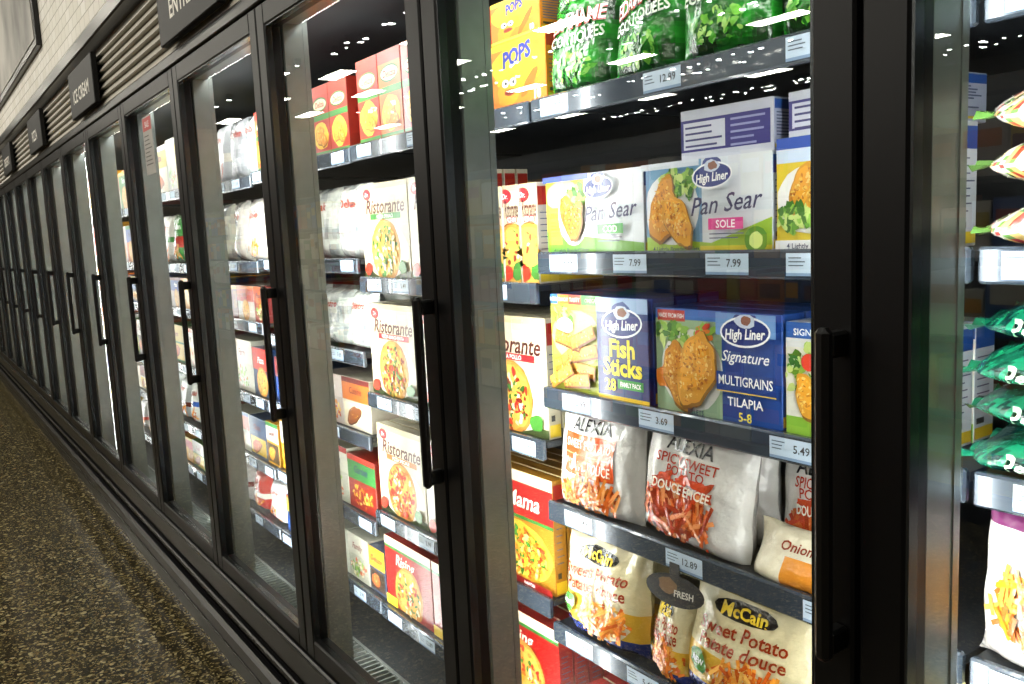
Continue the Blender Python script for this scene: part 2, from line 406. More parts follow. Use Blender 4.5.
def d_greenfish(A):
    w, h = A.w, A.h
    A.rect(0, 0, w, h, C('e6e6dc')); A.rect(0, h*.86, w, h, C('2f62b4')); A.rect(0, h*.78, w*.5, h*.86, C('dfe2e5'))
    A.rect(0, 0, w, h*.16, C('8cbf3a')); A.salad(w*.3, h*.55, .06, .04, 110); A.fillet(w*.2, h*.35, .022, .036, .5, 60)
    A.blob(w*.2, h*.66, .012, .012, C('d43a2a')); A.text('SIGNATURE', w*.25, h*.92, .009, C('ffffff'), 0, .01, w*.45)
def d_yellowfish(A):
    w, h = A.w, A.h
    A.rect(0, 0, w, h, C('dcc22e')); A.rect(0, h*.9, w, h, C('2e4fa6')); A.rect(0, h*.78, w, h*.9, C('c4d4ea'))
    A.blob(w*.25, h*.45, .055, .045, C('ececea'), 0, .03, 22); A.fillet(w*.2, h*.54, .022, .038, -.3, 80); A.salad(w*.15, h*.3, .03, .015, 50)
    A.blob(w*.32, h*.3, .012, .01, C('e05a2a'), 0, .2); A.rect(0, 0, w, h*.1, C('e8eaee')); A.text('4 Lightly Breaded', w*.25, h*.05, .007, C('1b2b5b'), 0, .01, w*.45)
    A.logo(w*.75, h*.8, .03)
def d_risto(A, word='POLLO', hue='c4262a', n=110, tops=('c8321e', '3f7a2a', 'f6eac0', 'e8b84a', '8a2a16')):
    w, h = A.w, A.h
    A.rect(0, 0, w, h, C('c9bfa4')); A.rect(0, h*.94, w, h, C('b5aa88')); A.blob(w*.14, h*.89, .022, .014, C('b7222a')); A.text('Dr.', w*.14, h*.89, .01, C('ffffff'), .2)
    A.text('Ristorante', w*.52, h*.76, .034, C('4a0e0a'), .25, .018, w*.86)
    A.rect(w*.2, h*.62, w*.85, h*.68, C(hue)); A.text('PIZZA '+word, w*.52, h*.65, .009, C('ffffff'), 0, .01, w*.55)
    A.rect(0, 0, w, h*.08, C('3d4a26')); A.blob(w*.5, h*.28, w*.48, h*.28, C('dcd5c4'), 0, .01, 26)
    A.pizza(w*.5, h*.29, h*.33, n, tops)
    A.blob(w*.86, h*.12, .02, .016, C('3d7a2c'), .3, .2); A.blob(w*.12, h*.1, .02, .016, C('c8321e'), .3, .1)
def d_redpizza(A, t1='di Mama', n=100):
    w, h = A.w, A.h
    A.rect(0, 0, w, h, C('a8741e')); A.rect(0, h*.6, w, h, C('a81c18')); A.rect(0, h*.9, w, h, C('d8cdb0')); A.text('Cucina', w*.3, h*.95, .013, C('2c5a2a'), .2)
    A.text(t1, w*.5, h*.75, .034, C('fff3dc'), .25, .014, w*.88)
    A.rect(0, h*.57, w, h*.6, C('2f7a32')); A.blob(w*.5, h*.28, w*.48, h*.27, C('e8b23a'), 0, .03, 26)
    A.salad(w*.5, h*.28, w*.42, h*.22, n*3, ('f0c040', 'e08a24', 'c8421e', 'f6d878', '4a8a2c', 'd86a1c'))
    A.rect(0, 0, w, h*.06, C('8a1612')); A.text('RAVIOLI', w*.7, h*.03, .007, C('ffffff'))
def d_rising(A, t1='Rising', n=90):
    w, h = A.w, A.h
    A.rect(0, 0, w, h, C('a01410')); A.rect(0, h*.88, w, h, C('e0d4b4')); A.rect(0, h*.84, w, h*.88, C('2f7a32'))
    A.text(t1, w*.45, h*.72, .03, C('fff3dc'), .25, .012, w*.75)
    A.pizza(w*.5, h*.28, h*.4, n, ('c8321e', 'f0b030', 'e8792a', '3f7a2a', 'f6eac0')); A.rect(0, 0, w*.25, h*.14, C('f0c92a'))
def d_pops(A):
    w, h = A.w, A.h
    A.rect(0, 0, w, h, C('e0731a')); A.blob(w*.5, h*.62, w*.47, h*.35, C('f2b51e'), 0, .1, 18); A.rect(0, h*.9, w, h, C('f2b51e'))
    A.text('POPS', w*.5, h*.78, h*.22, C('16308c'), .15, .05, w*.85, .12)
    A.blob(w*.35, h*.3, w*.24, h*.22, C('e88a14'), .3, .12, 16); A.blob(w*.28, h*.4, w*.06, h*.06, C('ffffff')); A.blob(w*.42, h*.4, w*.06, h*.06, C('ffffff'))
    A.blob(w*.29, h*.4, w*.025, h*.03, C('101010')); A.blob(w*.43, h*.4, w*.025, h*.03, C('101010')); A.blob(w*.36, h*.26, w*.1, h*.05, C('7a1c0c'), 0, .1); A.blob(w*.72, h*.34, w*.2, h*.09, C('b8560f'), .7, .06)
    A.text('10', w*.85, h*.15, h*.13, C('ffffff'), 0, .03); A.rect(0, 0, w, h*.06, C('f7dd3a'))
def d_chicken(A, c1='c9341c'):
    w, h = A.w, A.h
    A.rect(0, 0, w, h, C(c1)); A.rect(0, h*.86, w, h, C('c8341c')); A.rect(0, h*.52, w, h*.6, C('2e7d2c')); A.rect(0, 0, w, h*.08, C('2e7d2c'))
    A.blob(w*.5, h*.74, w*.42, h*.1, C('1f6a2c')); A.blob(w*.5, h*.74, w*.38, h*.08, C('e8dcb4')); A.text('Delizia', w*.5, h*.74, h*.08, C('a8201c'), .2, .02, w*.68)
    A.blob(w*.5, h*.3, w*.42, h*.2, C('f2c23a'), 0, .08); A.fillet(w*.42, h*.32, w*.25, h*.13, .4, 40, 'e8a030'); A.fillet(w*.64, h*.24, w*.2, h*.09, -.4, 30, 'd98a24')
def d_sidecase(A):
    w, h = A.w, A.h
    A.rect(0, 0, w, h, C('cdd2e2')); A.rect(0, h*.15, w*.97, h*.8, C('3c3984')); A.rect(w*.03, h*.2, w*.5, h*.74, C('d4d8ea')); A.lines(w*.05, h*.62, w*.47, 4, C('40407a'), .009, .003)
    A.lines(w*.56, h*.68, w*.95, 5, C('9aa0d0'), .009, .003)

def cf_edamame(u, v):
    n = noise.noise(Vector((u*5, v*6, 2)))
    return mix(C('1f9a22'), C('083f10'), max(0, min(1, .5+n*1.3)))
def a_edamame(A):
    w, h = A.w, A.h
    A.salad(w*.5, h*.2, w*.32, h*.12, 50, ('7fd04a', '4da52c', '1c6a1c', 'a6e06a'))
    A.text('EDAMAME', w*.5, h*.57, .024, C('b8281f'), .1, .06, w*.84, .1); A.text('EDAMAME', w*.5, h*.575, .024, C('f6f6f0'), .1, .015, w*.84, .1)
    A.text('ECORTIQUEES', w*.5, h*.43, .018, C('e8f4e0'), .1, .02, w*.84, .1); A.text('SHELLED', w*.5, h*.75, .012, C('eaf6b0'), 0, .02, w*.6)
def cf_alexia(u, v):
    if v > .93: return C('c5c5c2')
    if v > .74: return C('dedddA'.lower())
    return C('d8d7d4')
def a_alexia(A, spicy=False):
    w, h = A.w, A.h
    A.text('ALEXIA', w*.5, h*.83, .022, C('1c1c26'), 0, .014, w*.62)
    if not spicy:
        A.rect(w*.16, h*.36, w*.8, h*.74, C('d04c0a')); A.rect(w*.16, h*.54, w*.8, h*.55, C('f7c48a'))
        A.text('SWEET POTATO', w*.48, h*.65, .015, C('fff3e0'), 0, .012, w*.56); A.text('PATATE DOUCE', w*.48, h*.45, .018, C('fff3e0'), 0, .015, w*.58)
        A.fries(w*.5, h*.2, w*.34, h*.12, 110, ('d8641c', 'e8842a', 'b24a0e', 'f2a25a'))
    else:
        A.text('SPICY SWEET', w*.5, h*.7, .016, C('b8341a'), 0, .014, w*.6); A.text('POTATO', w*.5, h*.61, .015, C('b8341a'), 0, .014, w*.5)
        for _ in range(26): A.blob(w*R.uniform(.25, .75), h*R.uniform(.4, .56), .016, .006, jit(C('c8421c'), .3), R.uniform(-.3, .9), .4, 9)
        A.fries(w*.45, h*.26, w*.34, h*.17, 150, ('c8421c', 'dc6a2a', 'a2340e', 'ea925a'), .055)
        A.text('DOUCE EPICEE', w*.5, h*.48, .015, C('fff3e0'), 0, .02, w*.55)
def cf_mccain(u, v):
    if v > .92: return C('d0c592')
    if v < .14: return C('22327a')
    return C('ddd2aa') if v > .4 else C('dcae36')
def a_mccain(A, blue=True):
    w, h = A.w, A.h
    A.blob(w*.5, h*.8, w*.25, h*.08, C('141414'), .06); A.l += .001; A.text('McCain', w*.5, h*.8, .02, C('f6d23a'), .1, .03, w*.42, .06)
    A.text('Sweet Potato', w*.5, h*.64, .022, C('983008'), .25, .018, w*.8, .08); A.text('Patate douce', w*.5, h*.51, .022, C('983008'), .25, .018, w*.8, .08)
    A.blob(w*.62, h*.25, w*.28, h*.15, C('e8dcc0'), 0, .05); A.fries(w*.6, h*.26, w*.27, h*.14, 110)
    A.blob(w*.2, h*.3, w*.09, h*.08, C('3f7a2a'), 0, .2); A.text('NEW', w*.2, h*.3, .009, C('ffffff'))
def cf_teal(u, v):
    n = noise.noise(Vector((u*9, v*7, 9))); return mix(C('15805c'), C('05302c'), max(0, min(1, .55+n*1.8)))
def cf_veg(u, v):
    n = noise.noise(Vector((u*14, v*9, 3))); return C('a8382c') if n > .25 else (C('5f8a44') if n > .08 else (C('c0beb8') if n > -.3 else C('c8a868')))
WORDS = ['Pizza', 'Bistro', 'Classic', 'Deluxe', 'Garden', 'Farm', 'Cuisine', 'Family', 'Fresh', 'Steak', 'Gold']
PAL = ['b8281e', 'c9c6bc', '1f4fa0', 'e7a31c', '2f7f35', 'd8d4ca', 'b5531c', '6a1f1f', 'd0ccc0', '33507a', 'c8b23a', 'b0281c', 'e0dcd0', 'c86a1c']
def gen_box(b, w, h, d, T, lod):
    bg = jit(C(R.choice(PAL)), .2); A = carton(b, w, h, d, tuple(c*.8 for c in bg), T)
    c2 = C(R.choice(PAL)); A.rect(0, h*.55, w, h, c2 if R.random() < .6 else bg)
    if R.random() < .5: A.rect(0, h*.9, w, h, C(R.choice(PAL)))
    k = R.random()
    if lod > 1:
        if k < .3: A.pizza(w*.5, h*.3, min(w, h)*.32, 26 if lod > 2 else 8)
        elif k < .65: A.rect(w*.05, h*.06, w*.95, h*.5, C(R.choice(['e8dcc0', '3a2a1c', 'd8b43a']))); A.fillet(w*.4, h*.28, w*.28, h*.15, R.uniform(-.5, .5), 16, R.choice(['d99a2b', 'b8561c', '8a4a1c']))
        else: A.salad(w*.5, h*.28, w*.38, h*.2, 40, R.choice([('f0c040', 'e08a24', 'c8421e', 'f6d878'), ('5f9a2c', '8fc04a', 'e05a2a', 'f2e6c0')]))
    else: A.blob(w*.5, h*.32, w*.35, h*.24, C(R.choice(['d99a2b', 'c8632a', 'e8c25a'])), 0, .1, 8)
    if lod > 1: A.text(R.choice(WORDS), w*.5, h*.76, h*.13, C(R.choice(['ffffff', '8a1c1c', '20305c'])) if c2[0] < .5 else C('7a1c1c'), .2, .02, w*.85)
    else: A.rect(w*.15, h*.7, w*.85, h*.82, C('e4e0d4'))
def gen_bag(b, w, h, t, T, lod, pal=None):
    base = jit(C(pal or R.choice(['c8caca', 'd6d4ce', 'b9c0c5', '2f7f35', 'b8281e', 'd0902a', 'cfd4d6', 'b9c0c4'])), .12); c2 = C(R.choice(PAL)); v0 = R.uniform(.3, .5)
    n = 12 if lod > 2 else 7
    sd = R.random()*50
    plain = pal is not None and R.random() < .6
    A = bag(b, w, h, t, lambda u, v: (mix(base, C('7a8084'), max(0, min(1, .3+1.2*noise.noise(Vector((u*6, v*6, sd)))))) if plain else (c2 if v0 < v < v0+.15 else base)), sd, n, n+2, T)
    A.sub = 2
    if lod > 1: A.text(R.choice(WORDS), w*.5, h*.75, h*.11, C('a8341a') if base[0] > .25 else C('ffffff'), .1, .02, w*.7)
    if lod > 1 and not plain: A.fries(w*.5, h*.22, w*.3, h*.12, 14)

# ---------------------------------------------------------------- layout
X = [1.045, .28, -.479, -1.275]
while X[-1] > -13.5: X.append(X[-1]-.765)
NS = len(X)-1      # section i : X[i+1]..X[i]; main = 2
XL, XR = X[-1], X[0]
ZT, ZB = 1.985, .30
SY = .20
case = empty('freezer_case')
SH_A = [1.668, 1.395, 1.145, .925, .682]
SH_B = [1.668, 1.338, 1.038, .721, .458]
def shelves_for(i):
    if i in (1, 2, 0): return SH_A
    if i == 3: return SH_B
    if i == 4: return [1.665, 1.385, 1.14, .915, .68, .46]
    rr = random.Random(i*13)
    return [1.66+rr.uniform(-.02, .02), 1.39+rr.uniform(-.03, .03), 1.15+rr.uniform(-.03, .03), .91+rr.uniform(-.03, .03), .67+rr.uniform(-.03, .03), .46]

# cabinet body
b = B()
b.box(XL, XR, .76, .80, .0, 2.2)
b.box(XL-.04, XL, .03, .80, 0, 2.2); b.box(XR, XR+.04, .03, .80, 0, 2.2)
b.box(XL, XR, .03, .76, 1.99, 2.05)
b.box(XL, XR, .19, .76, .24, .30)
o = b.obj('liner', [M_INNER], parent=case)
b = B()
b.box(XL-.04, XR+.04, -.02, .03, ZT+.003, 2.02, c=.003)       # head trim
b.box(XL-.04, XR+.04, -.01, .20, .10, .295, c=.004)            # lower panel
b.box(XL-.04, XR+.04, -.022, .03, .30, .386, c=.004)          # sill
b.box(XL-.04, XR+.04, -.05, -.01, .20, .245, c=.012)         # bumper
b.box(XL-.04, XR+.04, -.03, -.01, .265, .285, c=.004)
b.box(XL-.04, XR+.04, .02, .19, 0, .10)                        # toe kick
b.box(XL-.04, XR+.04, -.025, -.021, .374, .380, mat=1)
b.box(XL-.04, XR+.04, -.0125, -.0095, .118, .124, mat=1)
b.obj('base_and_trim', [M_BLACK, M_EDGE], parent=case)
# louvres + signs + fascia
b = B()
b.box(XL-.04, XR+.04, .008, .76, 2.051, 2.36)
z = 2.03
while z < 2.25:
    b.face([(XL, -.012, z), (XR, -.012, z), (XR, .006, z+.027), (XL, .006, z+.027)], (1, 1, 1))
    b.face([(XL, -.012, z-.004), (XR, -.012, z-.004), (XR, -.012, z), (XL, -.012, z)], (1, 1, 1))
    b.face([(XL, .008, z-.004), (XR, .008, z-.004), (XR, -.012, z-.004), (XL, -.012, z-.004)], (1, 1, 1))
    z += .033
b.obj('louver_panel', [M_LOUV], parent=case)
b = B(); b.box(XL, XR, -.05, .02, 2.27, 2.33, c=.006); b.box(XL, XR, -.03, .02, 2.33, 2.35, c=.004); b.obj('cornice', [M_BLACK], parent=case)
# vent grille
b = B()
x = -5.6
while x < XR-.02:
    b.box(x, x+.006, .045, .17, .29, .312); x += .022
b.box(-5.7, XR, .17, .178, .29, .316); b.box(-5.7, XR, .038, .045, .29, .316)
b.obj('air_grille', [M_MULL], parent=case)
# mullions + LEDs (lens faces the products, shielded by a lip on each side)
b = B(); L = B()
for i, xm in enumerate(X):
    b.box(xm-.045, xm+.045, .030, .090, ZB, 1.985, c=.003)
    b.box(xm-.024, xm+.024, .089, .0965, ZB, 1.985)
    for s in (1, -1):
        xa, xb = sorted((xm+s*.0425, xm+s*.0465)); b.box(xa, xb, .080, .0922, ZB, 1.985)
        if (i == 0 and s == 1) or (i == len(X)-1 and s == -1): continue
        L.face([(xm+s*.0420, .0915, .34), (xm+s*.0245, .0962, .34), (xm+s*.0245, .0962, 1.93), (xm+s*.0420, .0915, 1.93)], (1, 1, 1))
b.obj('mullions', [M_MULL], parent=case); L.obj('led_strips', [M_LED], parent=case)
# made-up fill light, added to brighten the top shelf, behind the door head
b = B(); b.box(XL, XR, .031, .075, 1.945, 1.989, c=.003); b.obj('added_fill_housing', [M_MULL], parent=case)
b = B()
for i in range(NS): b.face([(X[i+1]+.06, .0755, 1.947), (X[i]-.06, .0755, 1.947), (X[i]-.06, .090, 1.960), (X[i+1]+.06, .090, 1.960)], (1, 1, 1))
b.obj('added_fill_strips', [M_FILL], parent=case)
# shelves
for i in range(NS):
    b = B(); x0, x1 = X[i+1]+.004, X[i]-.004
    for zs in shelves_for(i):
        b.box(x0, x1, SY+.012, .74, zs-.012, zs-.001, mat=0)
        b.box(x0, x1, SY, SY+.012, zs-.036, zs+.004, c=.003, mat=1)
        A = Art(b, lambda u, v, l, z0=zs-.033, xx=x0: (xx+u, SY-l, z0+v), x1-x0, .034, mat=2)
        u = .02+R.uniform(0, .04)
        while u < x1-x0-.09:
            if i <= 5:
                A.rect(u, .002, u+.078, .032, C('bccfe2')); A.rect(u, .002, u+.078, .006, C('7a94b4'))
                A.text(R.choice(['2.99', '5.49', '12.89', '7.99', '3.69', '9.99']), u+.052, .019, .011, C('1a1a22'), 0, .01)
                A.lines(u+.004, .025, u+.03, 3, C('505868'), .005, .0015)
            else: A.rect(u, .002, u+.078, .032, C('bccfe2'))
            u += R.choice([.17, .2, .26, .14])
    b.obj('shelves', [M_SHELF, M_STRIP, M_TAG], parent=case)
# doors
for i in range(NS):
    x0, x1 = X[i+1]+.003, X[i]-.003; st = .047
    e = empty('freezer_door', ((x0+x1)/2, 0, 0)); cx = (x0+x1)/2
    hw = (x1-x0)/2
    b = B()
    b.box(-hw, -hw+st, -.015, .026, .39, ZT, c=.003); b.box(hw-st, hw, -.015, .026, .39, ZT, c=.003)
    b.box(-hw+st, hw-st, -.015, .026, .39, .44, c=.003); b.box(-hw+st, hw-st, -.015, .026, 1.935, ZT, c=.003)
    b.box(-hw+st, -hw+st+.003, -.012, .003, .443, 1.932, mat=1); b.box(hw-st-.003, hw-st, -.012, .003, .443, 1.932, mat=1)
    b.box(-hw+st, hw-st, -.012, .003, .440, .443, mat=1); b.box(-hw+st, hw-st, -.012, .003, 1.932, 1.935, mat=1)
    b.obj('frame', [M_FRAME, M_EDGE], parent=e)
    b = B(); b.face([(-hw+st, .004, .44), (hw-st, .004, .44), (hw-st, .004, 1.935), (-hw+st, .004, 1.935)], (1, 1, 1))
    b.obj('glass_pane', [M_GLASS], parent=e)
    b = B(); hx = hw-.013
    b.box(hx-.008, hx+.008, -.052, -.036, 1.0, 1.335, c=.005)
    b.box(hx-.008, hx+.008, -.042, -.014, 1.005, 1.03, c=.003); b.box(hx-.008, hx+.008, -.042, -.014, 1.305, 1.33, c=.003)
    b.obj('handle', [M_HAND], parent=e)
# header signs
for k, (w_, cx) in enumerate(zip(['ENTREES', 'ICE CREAM', 'PIZZA', 'DESSERTS', 'SEAFOOD', 'BREAKFAST', 'VEGETABLES'], [-2.50, -4.16, -5.76, -7.4, -9.0, -10.6, -12.2])):
    b = B(); b.box(-.285, .285, -.045, -.022, 0, .2, (1, 1, 1), .003)
    A = Art(b, lambda u, v, l: (u-.285, -.045-l, v), .57, .2, mat=1); A.text(w_, .285, .085, .055, (1, 1, 1), 0, .02)
    b.box(-.2, -.17, -.022, .02, .05, .14); b.box(.17, .2, -.022, .02, .05, .14)
    b.obj('aisle_category_sign', [M_SIGN, M_TXT], (cx, 0, 2.035))
# paper notice on a door
b = B(); A = Art(b, lambda u, v, l: (u, -.0-l, v), .13, .2)
b.box(0, .13, 0, .001, 0, .2, C('b8b4ae')); A.rect(.005, .15, .125, .195, C('c8281e')); A.text('SALE', .065, .172, .02, C('ffffff')); A.lines(.015, .13, .115, 8, C('55504a'), .014, .004)
b.obj('paper_notice', [M_TAG], (X[6]+.25, .0015, 1.70))

# ---------------------------------------------------------------- products
def put(b, name, x, y, z, mat, copies=0, dy=.06, rz=0):
    o = b.obj(name, [mat], (x, y, z)); o.rotation_euler[2] = rz
    for k in range(copies):
        q = o.copy(); q.location.y = y+(k+1)*dy; scene.collection.objects.link(q)
    return o
FY = .225
def P_box(name, fn, x0, x1, z, h, d, side, copies=2, y=FY, rz=0, *a):
    b = B(); w = x1-x0-.003; A = carton(b, w, h, d, C(side)); side_art(b, w, h, d, '24509c' if 'fish' in name else 'b0281c', 'e0c22e'); fn(A, *a)
    return put(b, name, (x0+x1)/2, y, z, M_CARD, copies, d+.004, rz)
def P_bag(name, cf, art, x0, x1, z, h, t, seed, y=FY, rz=0, lean=0, copies=0, roll=0, *a):
    b = B(); w = x1-x0; A = bag(b, w, h, t, cf, seed)
    if art: art(A, *a)
    o = put(b, name, (x0+x1)/2, y, z, M_BAG, copies, t*.9, rz)
    o.rotation_euler = (lean, roll, rz); return o

s = SH_A
# shelf 1 (top)
P_box('corn_dog_box', d_pops, -1.43, -1.25, SH_B[0], .125, .18, 'd88018', 1)
P_box('corn_dog_box', d_pops, -1.42, -1.262, SH_B[0]+.126, .075, .16, 'd88018', 0)
for k, (a, c) in enumerate([(-1.245, -1.09), (-1.09, -.93), (-.93, -.765), (-.765, -.60)]):
    P_bag('frozen_edamame_bag', cf_edamame, a_edamame, a, c, s[0], .215, .06, k+1, FY-.01, [.1, -.06, .12, -.1][k], -.1, 1, [.03, -.05, .06, .02][k])
# shelf 2
P_box('breaded_fish_box', d_pansear, -1.268, -1.012, s[1], .137, .05, 'c8ced8', 2, FY, 0, 'COD')
P_box('breaded_fish_box', d_pansear, -1.008, -.762, s[1], .137, .05, 'c8ced8', 2, FY, 0, 'SOLE')
P_box('breaded_fish_box', d_yellowfish, -.757, -.54, s[1], .15, .05, 'c8ced8', 1)
P_box('fish_fillet_case', d_sidecase, -.935, -.770, s[1]+.138, .072, .14, 'a9afc8', 0, FY+.01, .06)
P_box('fish_fillet_case', d_sidecase, -.752, -.56, s[1]+.151, .06, .14, 'a9afc8', 0, FY+.015, -.05)
# shelf 3
P_box('fish_stick_box', d_fishsticks, -1.268, -.998, s[2], .176, .05, '17307f', 2)
P_box('breaded_fish_box', d_tilapia, -.994, -.748, s[2], .163, .05, '2452a8', 2)
P_box('breaded_fish_box', d_greenfish, -.744, -.54, s[2], .155, .05, 'c8ced8', 2)
# shelf 4
P_bag('sweet_potato_fries_bag', cf_alexia, a_alexia, -1.274, -1.045, s[3], .195, .075, 11, FY-.02, 0, -.08, 1)
P_bag('sweet_potato_fries_bag', cf_alexia, a_alexia, -1.055, -.82, s[3]+.004, .195, .08, 12, FY-.02, -.04, -.1, 1, .05, True)
P_bag('sweet_potato_fries_bag', cf_alexia, a_alexia, -.815, -.66, s[3], .18, .06, 13, FY+.07, .2, -.1, 0, 0, True)
P_bag('frozen_onion_ring_bag', lambda u, v: C('d8d0b8') if v > .5 or u < .3 else C('d98a2a'), lambda A: A.text('Onion Rings', A.w*.5, A.h*.68, .014, C('8a2a10'), .2, .02), -.81, -.60, s[3]+.002, .085, .06, 14, FY-.02, 0, -.3)
# shelf 5
P_bag('frozen_fries_bag', cf_mccain, a_mccain, -1.272, -1.045, s[4], .205, .08, 21, FY-.02, 0, -.08, 1, 0)
P_bag('frozen_fries_bag', cf_mccain, a_mccain, -1.045, -.945, s[4], .15, .06, 22, FY-.01, -.3, -.1)
P_bag('frozen_fries_bag', cf_mccain, a_mccain, -.955, -.71, s[4]+.006, .205, .085, 23, FY-.02, .05, -.1, 1, .07)
P_bag('frozen_fries_bag', cf_mccain, a_mccain, -.70, -.52, s[4], .18, .08, 24, FY, -.15, -.1)
# bottom deck of main section
for k in range(3): P_box('frozen_pizza_box', d_redpizza, -1.26+k*.25, -1.015+k*.25, .3175, .22, .04, 'b3201c', 2, FY, 0, 'Mama', 60)
# shelf talker
b = B(); A = Art(b, lambda u, v, l: (u, -l, v), .13, .06)
b.box(.055, .075, 0, .002, .04, .075, C('303030'))
A.blob(.065, .03, .064, .027, C('1a1a1a'), .1, 0, 24); A.blob(.05, .034, .02, .014, C('7a5a34'), 0, .2); A.text('FRESH', .085, .028, .011, C('d8d4c8'), .2, .02, .06, .1)
b.obj('shelf_talker_sign', [M_TAG], (-1.0, SY-.006, .83))

# section 3 (pizza)
t = SH_B; x0 = X[4]-.006
for k in range(5): P_box('breaded_chicken_box', d_chicken, x0+.022+k*.118, x0+.138+k*.118, t[0], .205, .07, 'a82a18', 2, FY, 0, ['b02818', 'd0661c'][k % 2])
for k in range(2): P_box('frozen_pizza_box', d_risto, x0+k*.252, x0+.25+k*.252, t[1], .235, .03, 'c8c0a8', 4, FY, 0, ['SPINACI', 'FUNGHI'][k], ['2f7a32', 'a8641e'][k], 130, [('2f6a20', '4a8a2c', 'f6eac0', 'e8c86a'), ('8a6a3a', 'f6eac0', 'e8b84a', 'c8321e')][k])
for k in range(4): P_box('pizza_pocket_box', d_risto, x0+.522+k*.058, x0+.577+k*.058, t[1], .19, .16, 'c8c0b6', 0, FY, 0, 'MINI', 'c4262a', 20)
for k in range(3): P_box('frozen_pizza_box', d_risto, x0+k*.254, x0+.252+k*.254, t[2], .235, .03, 'c8c0a8', 4, FY, 0, ['MARGHERITA', 'PROSCIUTTO', 'POLLO'][k], 'c4262a', 130)
for k in range(3):
    if k < 2: P_box('frozen_pizza_box', d_risto, x0+k*.254, x0+.252+k*.254, t[3], .235, .03, 'c8c0a8', 4, FY, 0, ['SPECIALE', 'MOZZARELLA'][k], 'a8641e', 140, ('c8321e', 'c8421e', 'f6eac0', 'e8b84a', 'd8641e'))
    else: P_box('frozen_pasta_box', d_redpizza, x0+k*.254, x0+.252+k*.254, t[3], .235, .03, 'a8741e', 4, FY)
for k in range(3): P_box('frozen_pizza_box', d_rising, x0+k*.254, x0+.252+k*.254, t[4], .19, .035, 'a01c18', 4, FY, 0, 'Rising')

# section 1 (right) and 0
for ci, xo in enumerate((-.368, -.115, .142)):
    dx = -.012 if ci == 0 else 0
    b = B()
    for k in range(4):
        c = .027
        A = pillow(b, .112, .11, c, cf_teal, k+ci*7, Matrix.Translation((xo+dx+R.uniform(-.006, .006), FY+.085+.014*(k % 2), s[2]+c+.004+.048*k)) @ Matrix.Rotation(R.uniform(-.08, .08), 4, 'Z') @ Matrix.Rotation(R.uniform(-.07, .07), 4, 'Y') @ Matrix.Rotation(.12, 4, 'X'))
        A.text('Peas', A.w*.35, c, .02, C('c8dcc4'), .1, .02, .08); A.salad(A.w*.72, c, .02, .006, 14, ('5fc04a', '8fd06a', '2f8a3a'))
    b.obj('stack_of_frozen_pea_bags', [M_BAG])
    b = B()
    for k in range(3):
        c = .033
        A = pillow(b, .112, .11, c, cf_veg, k*3+ci*5, Matrix.Translation((xo+dx+R.uniform(-.006, .006), FY+.09+.014*(k % 2), s[1]+c+.004+.06*k)) @ Matrix.Rotation(R.uniform(-.08, .08), 4, 'Z') @ Matrix.Rotation(R.uniform(-.07, .07), 4, 'Y') @ Matrix.Rotation(.12, 4, 'X'))
        A.text('Mixed', A.w*.45, c, .02, C('1f5a22'), .2, .03, .12)
    b.obj('stack_of_frozen_vegetable_bags', [M_BAG])
    P_bag('frozen_waffle_fries_bag', lambda u, v: C('c8c5c1') if v < .86 else C('6a2a5a'), lambda A: (A.text('Waffle', A.w*.5, A.h*.76, .024, C('6a1a5a'), .1, .02, A.w*.7), A.fries(A.w*.4, A.h*.42, A.w*.32, A.h*.2, 120, ('c97a1a', 'd8983a', 'a8561c')), A.text('FRIES', A.w*.5, A.h*.12, .014, C('7a2a6a'))), xo-.118, xo+.118, s[3], .185, .08, ci*7+3, FY-.02, 0, -.05)
    P_bag('frozen_waffle_fries_bag', cf_mccain, a_mccain, xo-.118, xo+.118, s[4], .2, .08, ci*5+4, FY-.02, 0, -.05)
    P_bag('frozen_edamame_bag', cf_edamame, a_edamame, xo-.118, xo+.118, s[0], .2, .06, ci*3+4, FY-.01, 0, -.08)

# generic sections
def gen_section(i, lod):
    hs = shelves_for(i); xa, xb = X[i+1]+.012, X[i]-.012
    for si, zs in enumerate(hs):
        top = (hs[si-1]-.05) if si else 1.93
        bx = B(); kind = R.choice(['box', 'box', 'bag']) if i != 4 else ('bag' if si in (1, 2) else 'box')
        if i == 5 and si == 0: kind = 'bag'
        x = xa; hh = min(top-zs, .24)*R.uniform(.82, .95)
        pal = 'c4c6c4' if i == 4 else (R.choice([None, 'c4c7c9', 'cac6ba']))
        while x < xb-.1:
            w = min(R.choice([.14, .18, .22, .25]) if kind == 'box' else R.choice([.17, .2, .23]), xb-x)
            if i == 4 and si == 0:
                w = .118; A = carton(bx, w-.003, .19, .3, C('8a2418'), Matrix.Translation((x+w/2, FY, zs))); d_chicken(A, R.choice(['b02818', 'd0661c']))
            elif kind == 'box': gen_box(bx, w-.004, hh*R.uniform(.88, 1), .4, Matrix.Translation((x+w/2, FY, zs)), lod)
            else:
                gen_bag(bx, w, hh, .08, Matrix.Translation((x+w/2, FY, zs)) @ Matrix.Rotation(R.uniform(-.1, .1), 4, 'Z'), lod, pal)
                gen_bag(bx, w, hh, .08, Matrix.Translation((x+w/2, FY+.09, zs)), 1, pal)
            x += w
        bx.obj('frozen_food_cartons' if kind == 'box' else 'frozen_food_bags', [M_CARD if kind == 'box' else M_BAG])
for i in range(NS):
    if i in (1, 2, 3): continue
    gen_section(i, 3 if i in (0, 4, 5) else (2 if i < 8 else 1))

